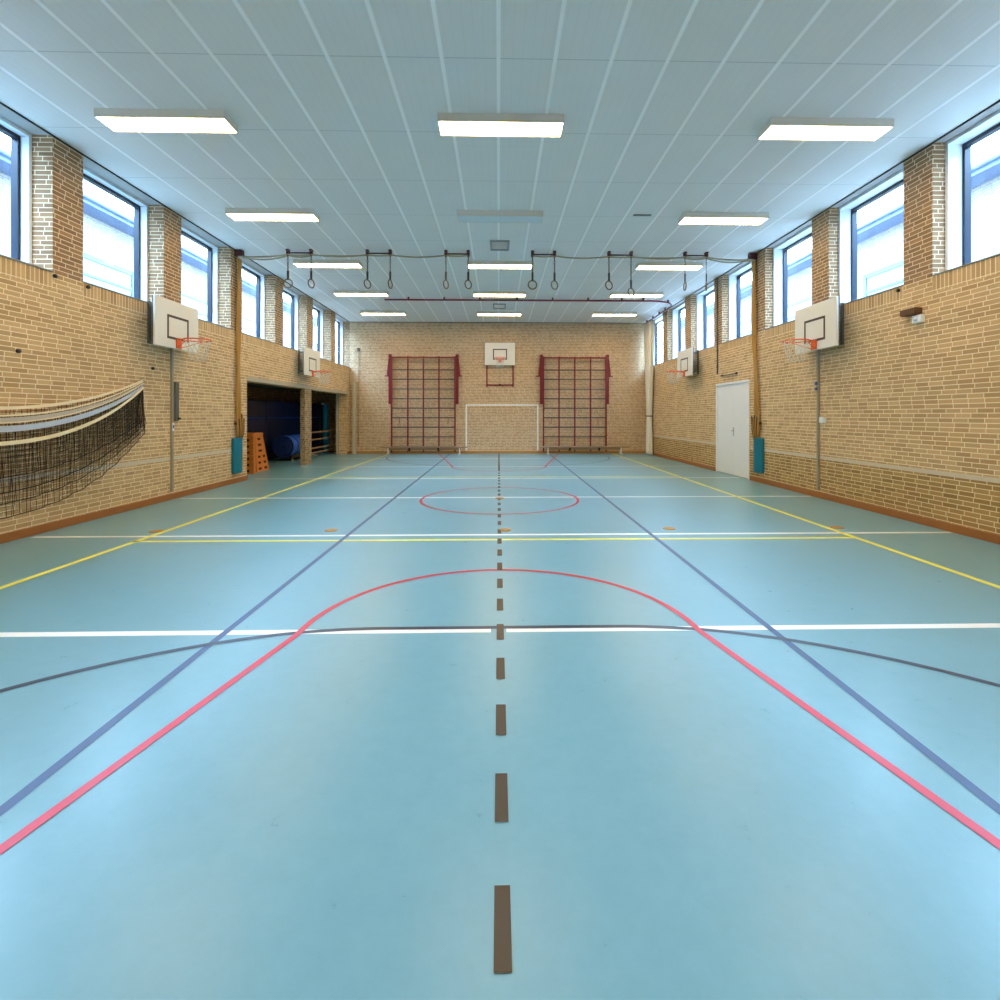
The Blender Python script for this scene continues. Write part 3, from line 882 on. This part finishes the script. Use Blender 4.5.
MB().box(-.2, .24, -.156, -.151, 1.462, 1.482).build('piping', M_blueroll, t)
t = thing('rolled_mat', 'turquoise mat rolled up and standing upright at the far end of the storage', 'gym mat', (-7.24, 21.1, 0))
MB().lathe([(.09, .0), (.125, .03), (.125, 1.98), (.10, 2.02)], n=20).build('roll', M_tealroll, t)
MB().box(-.13, -.03, -.13, -.05, 2.0, 2.08).build('strap', M_white, t)
t = thing('mat_trolley', 'low dark trolley on castors under the rolled blue mat', 'trolley', (-7.30, 17.75, 0))
b = MB().box(-.3, .3, -.62, .62, .09, .13); b.box(-.3, -.25, -.62, .62, .13, .2); b.box(.25, .3, -.62, .62, .13, .2); b.build('frame', M_black, t)
for x in (-.25, .25):
    for y in (-.5, .5): MB().tube([(x - .02, y, .045), (x + .02, y, .045)], .045, 12).build('caster', M_steel, t)
t = thing('rolled_mat', 'thick blue mat rolled up lying on the trolley in the storage', 'gym mat', (-7.30, 17.75, .50))
vs = [(0, -.85, 0)]
b = MB()
b.tube([(0, -.65, 0), (0, .65, 0)], .37, 32, smooth=False)
b.build('roll', M_blueroll, t, bevel=.02)
MB().tube([(0, -.66, 0), (0, -.648, 0)], .355, 32, smooth=False).build('shaded_roll_end', M_bluemat, t)  # end face of the blue roll in navy: shade put into its colour
sp_ = MB()
sp_.tube([((.04 + .3 * k / 60) * math.cos(k * .5), -.662, (.04 + .3 * k / 60) * math.sin(k * .5)) for k in range(61)], .008, 4)
sp_.build('spiral_edge', M_blueroll, t)
MB().tube([(.374 * math.cos(2*PI*k/32), -.3, .374 * math.sin(2*PI*k/32)) for k in range(32)], .012, 4, True).build('strap', M_bluemat, t)
t = thing('beam_rack', 'low rack of long pale beams with white ends on castors in the storage', 'rack', (-6.87, 19.65, 0))
for z in (.93, .66, .34, .17):
    r = MB().box(-.04, .04, -1.45, 1.45, z - .022, z + .022).build('rail', M_benchtop, t)
    e_ = MB(); e_.box(-.045, .045, 1.45, 1.51, z - .045, z + .045); e_.box(-.045, .045, -1.51, -1.45, z - .045, z + .045); e_.build('end_cap', M_white, r)
for y in (-1.2, 1.2):
    MB().box(-.1, -.042, y - .03, y + .03, .09, 1.0).build('upright', M_galv, t)
    MB().box(-.25, .25, y - .03, y + .03, .09, .13).build('foot', M_galv, t)
    for x in (-.2, .2): MB().tube([(x - .02, y, .045), (x + .02, y, .045)], .045, 12).build('caster', M_steel, t)

# ------------------------------------------------------------------ light and camera
w = bpy.data.worlds.new('overcast_sky'); scene.world = w; w.use_nodes = True
bg = w.node_tree.nodes['Background']
bg.inputs['Color'].default_value = (.45, .70, 1.0, 1)
bg.inputs['Strength'].default_value = 11.0

cam = bpy.data.cameras.new('camera'); co = bpy.data.objects.new('camera', cam); COL.objects.link(co)
co.location = (0, 0, 1.56)
co.rotation_euler = (PI / 2, 0, -math.radians(1.24))
cam.sensor_width = 36; cam.sensor_fit = 'HORIZONTAL'
cam.lens = 18.0
cam.shift_x = -.0094
cam.shift_y = -.0847
cam.clip_start = .05; cam.clip_end = 300
scene.camera = co

scene.view_settings.view_transform = 'Standard'
scene.view_settings.look = 'None'
scene.view_settings.gamma = 1.0
scene.view_settings.use_curve_mapping = False
scene.view_settings.exposure = 1.3
